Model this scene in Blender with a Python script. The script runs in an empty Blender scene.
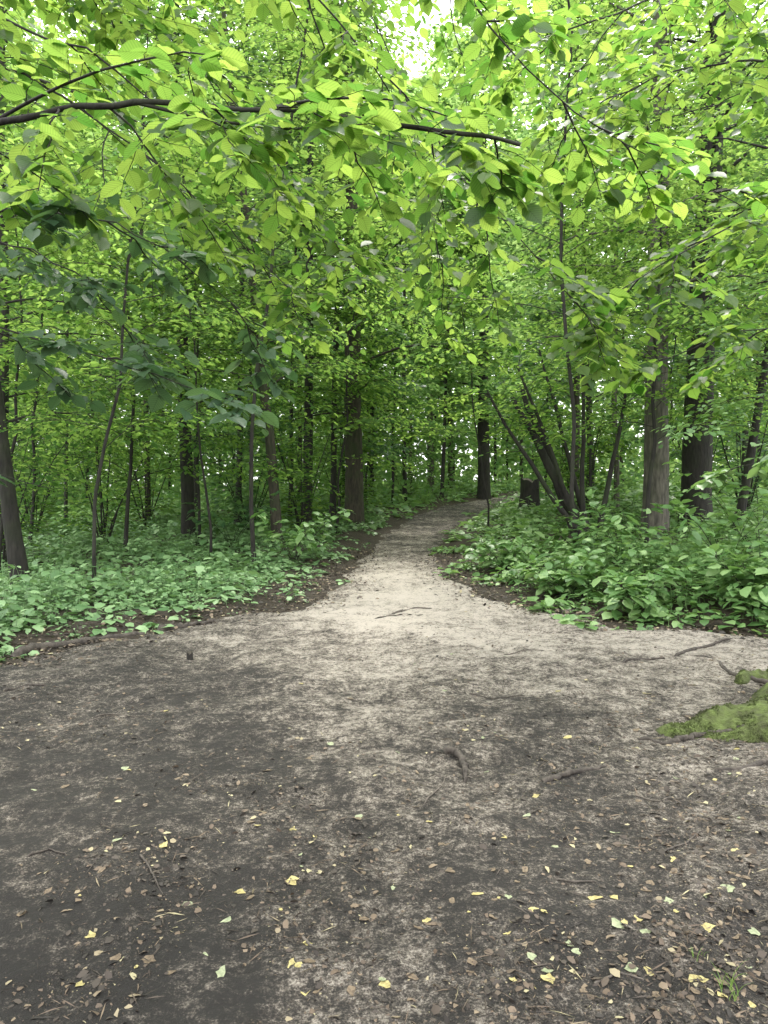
import bpy, math, random
import numpy as np
from mathutils import Vector
sc = bpy.context.scene
col = sc.collection
RNG = np.random.default_rng(7)
random.seed(7)
CAMZ, PITCH, F = 1.55, math.radians(2.5), 739.6

# ------------------------------------------------------------------ helpers
def at(px, py, d):
    dx = (px-384)/F; u = (512-py)/F
    y = math.cos(PITCH)+math.sin(PITCH)*u; z = -math.sin(PITCH)+math.cos(PITCH)*u
    k = d/y
    return np.array([dx*k, d, CAMZ+z*k])
def nrm(v): return v/np.maximum(np.linalg.norm(v, axis=-1, keepdims=True), 1e-9)
_T = np.random.default_rng(3).random((256, 256))
def vn(x, y, s=1.0, o=0):
    x = np.asarray(x, float)/s+o*17.3+1000; y = np.asarray(y, float)/s+o*9.1+1000
    i = np.floor(x).astype(int); j = np.floor(y).astype(int)
    fx = x-i; fy = y-j; fx = fx*fx*(3-2*fx); fy = fy*fy*(3-2*fy)
    a = _T[i % 256, j % 256]; b = _T[(i+1) % 256, j % 256]; c = _T[i % 256, (j+1) % 256]; d = _T[(i+1) % 256, (j+1) % 256]
    return (a*(1-fx)+b*fx)*(1-fy)+(c*(1-fx)+d*fx)*fy-0.5
def ss(a, b, x):
    t = np.clip((x-a)/(b-a), 0, 1); return t*t*(3-2*t)
LY = [-6, 3, 5, 6.2, 7.5, 8.8, 10.4, 13.5, 17.6, 23, 30, 38, 50]
LX = [-5.5, -4.8, -4.0, -3.25, -2.45, -1.15, -.8, -.62, -.29, .5, 2.0, 5.4, 14]
RY = [-6, 3, 6.3, 7.2, 7.6, 8.7, 9.7, 12, 15.3, 20, 27, 34, 50]
RX = [5.5, 5.3, 5.0, 4.0, 2.7, 2.07, 1.52, 1.08, 1.22, 1.85, 3.7, 7.2, 19]
def XL(y): return np.interp(y, LY, LX)+vn(y, y*0, .6, 2)*.35
def XR(y): return np.interp(y, RY, RX)+vn(y, y*0, .6, 5)*.35
def H(x, y):
    x = np.asarray(x, float); y = np.asarray(y, float)
    h = 0.026*np.log1p(np.exp(np.clip(y-14, -30, 30)))
    h = np.minimum(h, 0.026*np.clip(y-14, 0, 50)+.02)
    l = np.interp(y, LY, LX)-x; r = x-np.interp(y, RY, RX)
    h = h+.3*ss(0, 2.2, r)+.03*np.clip(r-1, 0, 30)
    h = h+.08*ss(0, .8, l)-.035*np.clip(l-2, 0, 30)
    off = ss(0, 2, np.maximum(l, r))
    return h+.06*vn(x, y, 1.7, 1)*(.5+off)+.25*vn(x, y, 6, 3)*off

def mesh(name, V, faces, uv=None, smooth=False):
    V = np.concatenate(V) if isinstance(V, list) else V
    me = bpy.data.meshes.new(name)
    me.vertices.add(len(V)); me.vertices.foreach_set('co', V.astype(np.float32).ravel())
    idx = np.concatenate([f.ravel() for f in faces]).astype(np.int32)
    cnt = np.concatenate([np.full(len(f), f.shape[1]) for f in faces])
    st = np.concatenate([[0], np.cumsum(cnt)[:-1]]).astype(np.int32)
    me.loops.add(len(idx)); me.loops.foreach_set('vertex_index', idx)
    me.polygons.add(len(cnt)); me.polygons.foreach_set('loop_start', st)
    if smooth: me.polygons.foreach_set('use_smooth', np.ones(len(cnt), bool))
    if uv is not None:
        l = me.uv_layers.new(name='UVMap'); l.data.foreach_set('uv', uv[idx].astype(np.float32).ravel())
    me.update(calc_edges=True)
    return me
def link(name, me, mat=None, parent=None, loc=None):
    o = bpy.data.objects.new(name, me); col.objects.link(o)
    if mat is not None and me is not None and not me.materials: me.materials.append(mat)
    if parent: o.parent = parent
    if loc is not None: o.location = loc
    return o
def tag(o, label=None, cat=None, group=None, kind=None):
    if label: o['label'] = label
    if cat: o['category'] = cat
    if group: o['group'] = group
    if kind: o['kind'] = kind
    return o

def tubes(P, R, sides=5):
    N, S, _ = P.shape
    T = np.empty_like(P); T[:, 1:-1] = P[:, 2:]-P[:, :-2]; T[:, 0] = P[:, 1]-P[:, 0]; T[:, -1] = P[:, -1]-P[:, -2]
    T = nrm(T)
    ref = np.where(np.abs(nrm(P[:, -1]-P[:, 0])[:, 2:3]) > .8, np.array([[1., 0, 0]]), np.array([[0, 0, 1.]]))[:, None, :]
    A = nrm(np.cross(T, np.broadcast_to(ref, T.shape))); B = np.cross(T, A)
    a = np.arange(sides)*2*math.pi/sides
    V = P[:, :, None, :]+R[:, :, None, None]*(A[:, :, None, :]*np.cos(a)[None, None, :, None]+B[:, :, None, :]*np.sin(a)[None, None, :, None])
    n, s, k = np.meshgrid(np.arange(N), np.arange(S-1), np.arange(sides), indexing='ij')
    b = n*S*sides+s*sides; k2 = (k+1) % sides
    Q = np.stack([b+k, b+k2, b+sides+k2, b+sides+k], -1).reshape(-1, 4)
    return V.reshape(-1, 3), Q
class Geo:
    def __init__(s): s.V = []; s.F = []; s.n = 0
    def add(s, V, Q): s.V.append(V); s.F.append(Q+s.n); s.n += len(V)
    def tube(s, P, R, sides=5):
        s.add(*tubes(P, R, sides))
    def build(s, name, mat, parent=None, smooth=True):
        return link(name, mesh(name, s.V, s.F, smooth=smooth), mat, parent)

def _near():
    m = [(0, 0), (.25, 0), (.5, 0), (.78, 0), (1, 0)]; e = [(.08, .18), (.33, .35), (.62, .33), (.85, .16)]
    v = [(a, b, -.16*a*a) for a, b in m]+[(a, b, .07-.16*a*a) for a, b in e]+[(a, -b, .07-.16*a*a) for a, b in e]
    t = []
    for o, fl in ((5, 0), (9, 1)):
        for tr in [(0, 1, o), (1, o+1, o), (1, 2, o+1), (2, o+2, o+1), (2, 3, o+2), (3, o+3, o+2), (3, 4, o+3)]:
            t.append(tr[::-1] if fl == 0 else tr)
    return np.array(v), np.array(t)
NEAR = _near()
MID = (np.array([(0, 0, 0), (.3, .3, .05), (.7, .26, .02), (1, 0, -.1), (.7, -.26, .02), (.3, -.3, .05)]), np.array([(0, 5, 1), (1, 5, 4), (1, 4, 2), (2, 4, 3)]))
FAR = (np.array([(0, 0, 0), (.45, .38, .06), (1, 0, -.06), (.45, -.38, .06)]), np.array([(0, 3, 2), (0, 2, 1)]))
SLIV = (np.array([(0, 0, 0), (.5, .035, .03), (1, 0, 0), (.5, -.035, .03)]), np.array([(0, 3, 2), (0, 2, 1)]))
def leaves(P, D, Nn, S, tpl):
    D = nrm(D); B = nrm(np.cross(Nn, D)); Nn = np.cross(D, B)
    v, t = tpl
    V = P[:, None]+S[:, None, None]*(v[None, :, 0:1]*D[:, None]+v[None, :, 1:2]*B[:, None]+v[None, :, 2:3]*Nn[:, None])
    T = (np.arange(len(P))*len(v))[:, None, None]+t[None]
    uv = np.tile(v[:, :2]*[1, 1]+[0, .5], (len(P), 1))
    return V.reshape(-1, 3), T.reshape(-1, 3), uv
UP = np.array([0, 0, 1.])
def offshoots(P, m, t0, L, ang=55, rad=False, droop=.2, r=RNG, S=4, upb=0.):
    N, S0, _ = P.shape
    t = t0+(1-t0)*(np.arange(m)[None]+r.random((N, m)))/m
    f = t*(S0-1)*.9999; i = f.astype(int); fr = (f-i)[..., None]; n = np.arange(N)[:, None]
    p = P[n, i]*(1-fr)+P[n, i+1]*fr; tan = nrm(P[n, i+1]-P[n, i])
    lat = nrm(np.cross(tan, UP+0*tan)+1e-4); b = np.cross(lat, tan)
    if rad: ph = r.random((N, m))*2*math.pi
    else: ph = (np.arange(m) % 2)[None]*math.pi+(r.random((N, m))-.5)*1.0
    a = np.radians(ang)*(.7+.6*r.random((N, m)))
    d = tan*np.cos(a)[..., None]+(lat*np.cos(ph)[..., None]+b*np.sin(ph)[..., None])*np.sin(a)[..., None]
    d = nrm(d+UP*(upb+.15*(r.random((N, m, 1))-.5)))
    LL = L*(1.15-.65*t)*(.6+.6*r.random((N, m)))
    s = np.linspace(0, 1, S)
    Q = p[:, :, None]+d[:, :, None]*(LL[..., None]*s)[..., None]+(-droop*LL[..., None]*s*s)[..., None]*UP
    Q = Q.reshape(N*m, S, 3)
    Q[:, 1:-1] += (r.random((N*m, S-2, 3))-.5)*.06*LL.reshape(-1)[:, None, None]
    return Q
def leafset(P, K, size, w=0., r=RNG, flat=.5, t0=.1, hang=.15):
    N, S0, _ = P.shape
    t = t0+(1-t0)*(np.arange(K)[None]+.6*r.random((N, K)))/K
    f = t*(S0-1)*.9999; i = f.astype(int); fr = (f-i)[..., None]; n = np.arange(N)[:, None]
    p = P[n, i]*(1-fr)+P[n, i+1]*fr; tan = nrm(P[n, i+1]-P[n, i])
    lat = nrm(np.cross(tan, UP+0*tan)+1e-4)
    side = np.where(np.arange(K) % 2 == 0, 1., -1.)[None, :, None]
    a = np.radians(30+45*r.random((N, K, 1)))
    D = tan*np.cos(a)+lat*side*np.sin(a)-UP*(hang*2*r.random((N, K, 1)))
    if w: p = p+lat*side*w*r.random((N, K, 1))+(r.random((N, K, 3))-.5)*w*np.array([.6, .6, .5])
    Nn = UP+flat*2*(r.random((N, K, 3))-.5)
    return p.reshape(-1, 3), D.reshape(-1, 3), Nn.reshape(-1, 3), (size*(.5+.75*r.random(N*K)))

# ------------------------------------------------------------------ materials
def newmat(name):
    m = bpy.data.materials.new(name); m.use_nodes = True; nt = m.node_tree; nt.nodes.clear()
    out = nt.nodes.new('ShaderNodeOutputMaterial')
    return m, nt, out
def N(nt, t, **k):
    n = nt.nodes.new(t)
    for a, b in k.items(): setattr(n, a, b)
    return n
def ramp(nt, stops):
    r = N(nt, 'ShaderNodeValToRGB'); e = r.color_ramp.elements
    while len(e) < len(stops): e.new(.5)
    for el, (p, c) in zip(e, stops): el.position = p; el.color = (*c, 1)
    return r
def math_(nt, op, a, b):
    n = N(nt, 'ShaderNodeMath', operation=op)
    for i, v in enumerate((a, b)):
        if hasattr(v, 'is_linked') or hasattr(v, 'links'): nt.links.new(v, n.inputs[i])
        else: n.inputs[i].default_value = v
    return n.outputs[0]
def leafmat(name, c1, c2, c3, t1, t2, tr=.5, rough=.42, veins=False, spec=.5, cheap=False):
    m, nt, out = newmat(name); L = nt.links.new
    g = N(nt, 'ShaderNodeNewGeometry')
    r1 = ramp(nt, [(0, c1), (.5, c2), (1, c3)]); L(g.outputs['Random Per Island'], r1.inputs[0])
    r2 = ramp(nt, [(0, t1), (1, t2)]); L(g.outputs['Random Per Island'], r2.inputs[0])
    if cheap:
        b = N(nt, 'ShaderNodeBsdfDiffuse'); ci = b.inputs['Color']
    else:
        b = N(nt, 'ShaderNodeBsdfPrincipled'); b.inputs['Roughness'].default_value = rough
        b.inputs['Specular IOR Level'].default_value = spec; ci = b.inputs['Base Color']
    t = N(nt, 'ShaderNodeBsdfTranslucent'); mx = N(nt, 'ShaderNodeMixShader'); mx.inputs[0].default_value = tr
    ca, cb = r1.outputs[0], r2.outputs[0]
    if veins:
        tc = N(nt, 'ShaderNodeUVMap'); sp = N(nt, 'ShaderNodeSeparateXYZ'); L(tc.outputs[0], sp.inputs[0])
        v = math_(nt, 'ABSOLUTE', math_(nt, 'SUBTRACT', sp.outputs[1], .5), 0)
        q = math_(nt, 'SUBTRACT', sp.outputs[0], math_(nt, 'MULTIPLY', v, .9))
        s = math_(nt, 'SINE', math_(nt, 'MULTIPLY', q, 55.), 0)
        s = math_(nt, 'MULTIPLY', math_(nt, 'ADD', s, 1.), .5)
        mid = math_(nt, 'GREATER_THAN', v, .012)
        s = math_(nt, 'MULTIPLY', math_(nt, 'ADD', math_(nt, 'MULTIPLY', s, .22), .78), math_(nt, 'ADD', math_(nt, 'MULTIPLY', mid, .3), .7))
        for k, c in enumerate((ca, cb)):
            mm = N(nt, 'ShaderNodeMix', data_type='RGBA', blend_type='MULTIPLY'); mm.inputs[0].default_value = 1
            L(c, mm.inputs[6]); L(s, mm.inputs[7])
            if k == 0: ca = mm.outputs[2]
            else: cb = mm.outputs[2]
        bp = N(nt, 'ShaderNodeBump'); bp.inputs['Strength'].default_value = .35; bp.inputs['Distance'].default_value = .004
        L(s, bp.inputs['Height']); L(bp.outputs[0], b.inputs['Normal'])
    L(ca, ci); L(cb, t.inputs['Color'])
    L(b.outputs[0], mx.inputs[1]); L(t.outputs[0], mx.inputs[2]); L(mx.outputs[0], out.inputs[0])
    return m
M = {}
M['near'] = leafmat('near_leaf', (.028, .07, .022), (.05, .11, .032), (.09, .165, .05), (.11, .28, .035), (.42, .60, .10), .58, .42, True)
M['shade'] = leafmat('shade_tinted_leaf', (.045, .095, .055), (.065, .125, .07), (.095, .165, .085), (.12, .26, .08), (.22, .40, .12), .36, .34, True)  # same beech leaf, its shaded, sky-tinted look painted into the colour
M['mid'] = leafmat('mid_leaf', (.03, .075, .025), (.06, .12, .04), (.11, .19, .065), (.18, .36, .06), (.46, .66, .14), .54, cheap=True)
M['dark'] = leafmat('shade_dark_leaf', (.03, .078, .038), (.05, .115, .052), (.09, .17, .07), (.13, .29, .08), (.28, .46, .13), .46)  # understory leaves, darkened so their colour carries the wood's interior shade
M['far'] = leafmat('hazed_far_leaf', (.065, .14, .055), (.10, .19, .075), (.17, .27, .11), (.32, .54, .14), (.50, .70, .24), .52, cheap=True)  # lighter leaf colour, distance haze painted in instead of a volume
M['cover'] = leafmat('cover_leaf', (.08, .165, .065), (.16, .28, .12), (.27, .41, .20), (.18, .34, .09), (.28, .46, .15), .25, .42)
M['cover2'] = leafmat('bank_leaf', (.06, .135, .04), (.12, .23, .075), (.26, .39, .16), (.18, .36, .07), (.32, .52, .13), .3, .4)
def bark(name, c1, c2, moss=.25):
    m, nt, out = newmat(name); L = nt.links.new
    tc = N(nt, 'ShaderNodeTexCoord'); mp = N(nt, 'ShaderNodeMapping'); mp.inputs['Scale'].default_value = (1, 1, .22)
    L(tc.outputs['Object'], mp.inputs[0])
    n1 = N(nt, 'ShaderNodeTexNoise'); n1.inputs['Scale'].default_value = 22; n1.inputs['Detail'].default_value = 6; L(mp.outputs[0], n1.inputs[0])
    n2 = N(nt, 'ShaderNodeTexNoise'); n2.inputs['Scale'].default_value = 2.2; n2.inputs['Detail'].default_value = 4; L(tc.outputs['Object'], n2.inputs[0])
    r = ramp(nt, [(.3, c1), (.7, c2)]); L(n1.outputs[0], r.inputs[0])
    r2 = ramp(nt, [(.48, (0, 0, 0)), (.68, (moss*2.2,)*3)]); L(n2.outputs[0], r2.inputs[0])
    mx = N(nt, 'ShaderNodeMix', data_type='RGBA'); L(r2.outputs[0], mx.inputs[0]); L(r.outputs[0], mx.inputs[6]); mx.inputs[7].default_value = (.03, .045, .015, 1)
    b = N(nt, 'ShaderNodeBsdfPrincipled'); b.inputs['Roughness'].default_value = .9
    bp = N(nt, 'ShaderNodeBump'); bp.inputs['Strength'].default_value = .8; bp.inputs['Distance'].default_value = .03
    L(n1.outputs[0], bp.inputs['Height']); L(bp.outputs[0], b.inputs['Normal']); L(mx.outputs[2], b.inputs['Base Color']); L(b.outputs[0], out.inputs[0])
    return m
M['bark_dark'] = bark('dark_bark', (.008, .007, .006), (.028, .025, .021), .2)
M['bark_grey'] = bark('grey_bark', (.04, .037, .03), (.15, .137, .112), .3)
M['bark_brown'] = bark('brown_bark', (.018, .016, .012), (.07, .058, .042), .42)
M['root'] = bark('root_wood', (.04, .034, .028), (.14, .12, .10), .05)
M['root_dark'] = bark('dark_root', (.022, .018, .015), (.085, .072, .06), .0)
def simple(name, c1, c2, scale=30, rough=.8, bump=.3, dist=.02):
    m, nt, out = newmat(name); L = nt.links.new
    tc = N(nt, 'ShaderNodeTexCoord'); n1 = N(nt, 'ShaderNodeTexNoise'); n1.inputs['Scale'].default_value = scale; n1.inputs['Detail'].default_value = 7
    n1.inputs['Roughness'].default_value = .7
    L(tc.outputs['Object'], n1.inputs[0]); r = ramp(nt, [(.35, c1), (.65, c2)]); L(n1.outputs[0], r.inputs[0])
    b = N(nt, 'ShaderNodeBsdfPrincipled'); b.inputs['Roughness'].default_value = rough; L(r.outputs[0], b.inputs['Base Color'])
    bp = N(nt, 'ShaderNodeBump'); bp.inputs['Strength'].default_value = bump; bp.inputs['Distance'].default_value = dist
    L(n1.outputs[0], bp.inputs['Height']); L(bp.outputs[0], b.inputs['Normal'])
    L(b.outputs[0], out.inputs[0]); return m
M['moss'] = simple('moss', (.04, .04, .018), (.12, .165, .04), 9, .95, 1, .06)
M['yellow'] = simple('yellow_leaf', (.20, .165, .06), (.40, .35, .15), 4, .65)
M['pale'] = simple('pale_green_leaf', (.14, .17, .09), (.27, .29, .18), 4, .6)
M['brownleaf'] = simple('brown_leaf', (.06, .042, .028), (.16, .12, .075), 4, .7)
M['grass'] = simple('grass_blade', (.10, .2, .03), (.2, .3, .06), 20, .5)
def littermat(name, st):
    m, nt, out = newmat(name); L = nt.links.new
    g = N(nt, 'ShaderNodeNewGeometry')
    r = ramp(nt, st); L(g.outputs['Random Per Island'], r.inputs[0])
    b = N(nt, 'ShaderNodeBsdfPrincipled'); b.inputs['Roughness'].default_value = .75; L(r.outputs[0], b.inputs['Base Color']); L(b.outputs[0], out.inputs[0]); return m
M['litter'] = littermat('leaf_litter', [(0, (.018, .015, .012)), (.42, (.05, .039, .03)), (.72, (.10, .072, .05)), (.9, (.165, .125, .085)), (.98, (.30, .27, .16))])
def soil(name, path=True):
    m, nt, out = newmat(name); L = nt.links.new
    tc = N(nt, 'ShaderNodeTexCoord'); sp = N(nt, 'ShaderNodeSeparateXYZ'); L(tc.outputs['Object'], sp.inputs[0])
    def noise(s, d, r=.6):
        n = N(nt, 'ShaderNodeTexNoise'); n.inputs['Scale'].default_value = s; n.inputs['Detail'].default_value = d; n.inputs['Roughness'].default_value = r
        L(tc.outputs['Object'], n.inputs[0]); return n.outputs[0]
    a, b_, c, d_ = noise(.8, 6), noise(6, 8, .75), noise(34, 6, .75), noise(130, 3, .7)
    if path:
        cr = ramp(nt, [(0, (.02,)*3), (.12, (.10,)*3), (.21, (.28,)*3), (.29, (.58,)*3), (.38, (.80,)*3), (.5, (.82,)*3), (.62, (.52,)*3), (.74, (.28,)*3), (1, (.2,)*3)])  # sand and humus by distance, with some canopy shade painted into the dark ends
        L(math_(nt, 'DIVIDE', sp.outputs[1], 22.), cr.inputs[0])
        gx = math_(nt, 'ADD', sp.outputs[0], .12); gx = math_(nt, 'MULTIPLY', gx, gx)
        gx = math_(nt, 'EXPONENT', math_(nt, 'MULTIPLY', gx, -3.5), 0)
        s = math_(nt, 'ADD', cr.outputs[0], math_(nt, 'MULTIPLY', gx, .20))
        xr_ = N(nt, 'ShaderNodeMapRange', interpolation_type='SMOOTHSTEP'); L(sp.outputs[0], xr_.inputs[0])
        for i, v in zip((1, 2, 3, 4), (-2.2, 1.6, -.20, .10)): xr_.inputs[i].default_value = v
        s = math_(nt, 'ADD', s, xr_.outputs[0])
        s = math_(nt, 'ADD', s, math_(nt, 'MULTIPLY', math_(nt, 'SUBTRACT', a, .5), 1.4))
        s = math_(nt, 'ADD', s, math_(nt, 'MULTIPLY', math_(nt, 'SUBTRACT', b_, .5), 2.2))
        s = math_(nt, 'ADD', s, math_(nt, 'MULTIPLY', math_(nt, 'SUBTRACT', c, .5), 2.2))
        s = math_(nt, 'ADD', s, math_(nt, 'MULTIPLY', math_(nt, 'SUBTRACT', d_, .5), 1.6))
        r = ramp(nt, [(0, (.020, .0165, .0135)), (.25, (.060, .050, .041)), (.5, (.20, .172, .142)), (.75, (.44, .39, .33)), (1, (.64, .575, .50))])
    else:
        s = math_(nt, 'ADD', math_(nt, 'MULTIPLY', b_, .5), math_(nt, 'MULTIPLY', c, .5))
        r = ramp(nt, [(.35, (.018, .014, .01)), (.5, (.05, .035, .022)), (.62, (.10, .07, .04))])
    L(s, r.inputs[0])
    b = N(nt, 'ShaderNodeBsdfPrincipled'); b.inputs['Roughness'].default_value = .85; L(r.outputs[0], b.inputs['Base Color'])
    h = math_(nt, 'ADD', math_(nt, 'MULTIPLY', b_, 1.3), math_(nt, 'ADD', math_(nt, 'MULTIPLY', c, 1.0), math_(nt, 'MULTIPLY', d_, .6)))
    bp = N(nt, 'ShaderNodeBump'); bp.inputs['Strength'].default_value = 1; bp.inputs['Distance'].default_value = .07
    L(h, bp.inputs['Height']); L(bp.outputs[0], b.inputs['Normal']); L(b.outputs[0], out.inputs[0]); return m
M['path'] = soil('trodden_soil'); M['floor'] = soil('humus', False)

# ------------------------------------------------------------------ ground and path
def gridfaces(nr, nc):
    i, j = np.meshgrid(np.arange(nr-1), np.arange(nc-1), indexing='ij'); b = i*nc+j
    return np.stack([b, b+1, b+nc+1, b+nc], -1).reshape(-1, 4)
n = 300
gx = 160*np.sinh(5.5*np.linspace(-1, 1, n))/math.sinh(5.5)
gy = 12+180*np.sinh(5*np.linspace(-1, 1, n))/math.sinh(5)
Y, X = np.meshgrid(gy, gx, indexing='ij')
ins = np.minimum(X-np.interp(Y, LY, LX), np.interp(Y, RY, RX)-X)
Z = H(X, Y)-.09*ss(.1, .5, ins)*((Y > -5) & (Y < 48))
o = link('ground', mesh('ground', np.stack([X, Y, Z], -1).reshape(-1, 3), [gridfaces(n, n)], smooth=True), M['floor']); tag(o, 'dark forest floor under the trees and plants', 'ground', kind='structure')
nr, nc = 620, 300
v = np.linspace(0, 1, nr); py = -5+11*v*1.0+39*v**3
u = np.linspace(0, 1, nc)
Y = np.repeat(py[:, None], nc, 1); xl = XL(py)-.15; xr = XR(py)+.15
X = xl[:, None]+(xr-xl)[:, None]*u[None]
e = np.minimum(X-xl[:, None], xr[:, None]-X)
def micro(X, Y): return .05*vn(X, Y, .5, 4)+.03*vn(X, Y, .17, 6)+.022*vn(X, Y, .07, 8)
def PZ(X, Y): return H(X, Y)+.012+micro(X, Y)
Z = H(X, Y)-.07+.082*ss(0, .45, e)+micro(X, Y)
o = link('path', mesh('path', np.stack([X, Y, Z], -1).reshape(-1, 3), [gridfaces(nr, nc)], smooth=True), M['path']); tag(o, 'trodden earth path of pale sand and dark soil with painted shade leading into the wood', 'path', kind='structure')

# ------------------------------------------------------------------ plants
def trunk_line(x, y, h, lx, ly, r, S=12, wob=.12):
    z0 = float(H(x, y))-.15; t = np.linspace(0, 1, S)
    P = np.stack([lx*h*t, ly*h*t, h*t], -1)
    P[1:, :2] += np.cumsum((r.random((S-1, 2))-.5)*wob, 0)
    return P, np.array([x, y, z0])
def make_tree(label, x, y, h, rad, lx=0, ly=0, cs=3., nl=36, L=2.6, m=12, K=15, size=.12, bk='bark_dark', lf='mid', tpl=MID, seed=1, cat='tree', group=None, name='broadleaf_tree', w=.26, topr=.25, flare=1.35, wob=.12):
    r = np.random.default_rng(seed)
    P, base = trunk_line(x, y, h, lx, ly, r, wob=wob)
    root = bpy.data.objects.new(name, None); col.objects.link(root); root.location = base
    tag(root, label, cat, group)
    S = len(P); t = np.linspace(0, 1, S)
    tt = np.linspace(0, 1, 40)**1.5; PP = np.stack([np.interp(tt, t, P[:, k]) for k in range(3)], -1)
    R = rad*(1-(1-topr)*tt)*(1+(flare-1)*np.exp(-tt*h/.35))*(1+.06*(r.random(40)-.5))
    g = Geo(); g.tube(PP[None], R[None], 12); g.build('trunk', M[bk], root)
    tl = (cs+(h-cs)*((np.arange(nl)+r.random(nl))/nl)**.9)/h; tl = np.clip(tl, 0, .99)
    st = np.stack([np.interp(tl, t, P[:, k]) for k in range(3)], -1)
    az = np.arange(nl)*2.399+r.random(nl)*.9; el = np.radians(5+35*r.random(nl)+25*tl)
    prof = np.clip(1.15-.75*((tl-cs/h)/(1-cs/h+1e-6)), .3, 1)
    LL = L*prof*(.65+.55*r.random(nl))
    d = np.stack([np.cos(az)*np.cos(el), np.sin(az)*np.cos(el), np.sin(el)], -1)
    s = np.linspace(0, 1, 7)
    Q = st[:, None]+d[:, None]*(LL[:, None]*s)[..., None]-UP*(.38*LL[:, None]*s*s)[..., None]
    Q[:, 1:] += np.cumsum((r.random((nl, 6, 3))-.5)*.05*L, 1)*.6
    g = Geo(); rl = np.clip(rad*.2*(LL/L), .006, .05)
    g.tube(Q, rl[:, None]*(1-.85*s)[None], 5)
    T = offshoots(Q, m, .12, L*.36, 52, r=r, droop=.25)
    g.tube(T, np.full((len(T), 1), .005)*np.array([[1, .7, .5, .2]]), 3)
    g.build('branches', M[bk], root)
    p, D, Nn, sz = leafset(T, K, size, w, r, .6)
    V, F_, uv = leaves(p, D, Nn, sz, tpl)
    link('crown', mesh('crown', V, [F_], uv), M[lf], root)
    return root
def make_shrub(label, x, y, h, ns=7, spread=.45, m=9, K=10, size=.09, bk='bark_dark', lf='dark', tpl=MID, seed=1, lean=(0, 0), name='woodland_shrub', cat='shrub', group=None, rad=.03, w=.14, t0=.25, Lt=None):
    r = np.random.default_rng(seed)
    root = bpy.data.objects.new(name, None); col.objects.link(root); root.location = (x, y, float(H(x, y))-.05)
    tag(root, label, cat, group)
    az = np.arange(ns)*2.399+r.random(ns); sp = spread*(.35+.9*r.random(ns)); s = np.linspace(0, 1, 8)
    hh = h*(.55+.5*r.random(ns))
    hx = np.cos(az)*sp+lean[0]; hy = np.sin(az)*sp+lean[1]
    Q = np.stack([hx[:, None]*hh[:, None]*s**1.3, hy[:, None]*hh[:, None]*s**1.3, hh[:, None]*(s-.12*(sp[:, None])*s**3)], -1)
    Q[:, :, 0] += (np.cos(az)*rad*2)[:, None]; Q[:, :, 1] += (np.sin(az)*rad*2)[:, None]
    Q[:, 1:] += np.cumsum((r.random((ns, 7, 3))-.5)*.04*h, 1)*.5
    T = offshoots(Q, m, t0, Lt or h*.24, 58, True, .25, r)
    tr_ = np.full((len(T), 1), .004+.0008*h)*np.array([[1, .7, .5, .2]])
    for k in range(ns):
        g = Geo(); g.tube(Q[k:k+1], (rad*(1.05-.85*s)*(.7+.5*r.random()))[None], 7)
        g.tube(T[k*m:(k+1)*m], tr_[k*m:(k+1)*m], 3); g.build('stem', M[bk], root)
    p, D, Nn, sz = leafset(T, K, size, w, r, .5)
    V, F_, uv = leaves(p, D, Nn, sz, tpl); link('foliage', mesh('foliage', V, [F_], uv), M[lf], root)
    return root

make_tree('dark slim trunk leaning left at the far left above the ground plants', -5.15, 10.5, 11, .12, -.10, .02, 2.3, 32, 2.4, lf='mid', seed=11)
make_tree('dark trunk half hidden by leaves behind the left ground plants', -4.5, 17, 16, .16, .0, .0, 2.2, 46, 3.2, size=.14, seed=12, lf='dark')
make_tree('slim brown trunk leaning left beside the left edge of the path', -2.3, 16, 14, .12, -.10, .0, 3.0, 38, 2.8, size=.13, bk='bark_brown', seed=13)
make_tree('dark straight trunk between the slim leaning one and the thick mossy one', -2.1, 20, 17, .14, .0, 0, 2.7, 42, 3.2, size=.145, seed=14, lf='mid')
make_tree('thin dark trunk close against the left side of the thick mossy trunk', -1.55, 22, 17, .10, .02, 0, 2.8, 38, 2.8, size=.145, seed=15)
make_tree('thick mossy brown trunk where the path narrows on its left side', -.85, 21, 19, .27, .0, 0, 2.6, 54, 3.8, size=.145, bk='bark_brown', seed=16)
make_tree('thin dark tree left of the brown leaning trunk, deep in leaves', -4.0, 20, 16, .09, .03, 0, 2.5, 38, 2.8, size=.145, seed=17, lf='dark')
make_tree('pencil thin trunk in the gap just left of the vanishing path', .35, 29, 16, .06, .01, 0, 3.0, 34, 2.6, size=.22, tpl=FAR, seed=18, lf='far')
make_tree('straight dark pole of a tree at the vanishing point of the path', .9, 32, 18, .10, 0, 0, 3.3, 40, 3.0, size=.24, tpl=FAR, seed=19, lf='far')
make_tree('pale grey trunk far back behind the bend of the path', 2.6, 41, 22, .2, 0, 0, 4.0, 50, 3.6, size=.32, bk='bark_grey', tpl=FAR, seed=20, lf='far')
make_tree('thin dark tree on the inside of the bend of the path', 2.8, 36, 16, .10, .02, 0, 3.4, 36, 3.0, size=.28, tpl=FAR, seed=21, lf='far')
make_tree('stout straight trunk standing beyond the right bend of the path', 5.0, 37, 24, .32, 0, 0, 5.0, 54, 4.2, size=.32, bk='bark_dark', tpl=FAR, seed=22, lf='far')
make_tree('pale grey brown trunk standing on the right bank above the leafy plants', 5.5, 15, 16, .26, .0, 0, 2.9, 44, 3.0, size=.12, bk='bark_grey', seed=23)
make_tree('tall dark trunk just right of the pale trunk on the right bank', 6.75, 16.0, 19, .32, .012, 0, 5.2, 44, 3.4, size=.125, seed=24, topr=.45)
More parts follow.
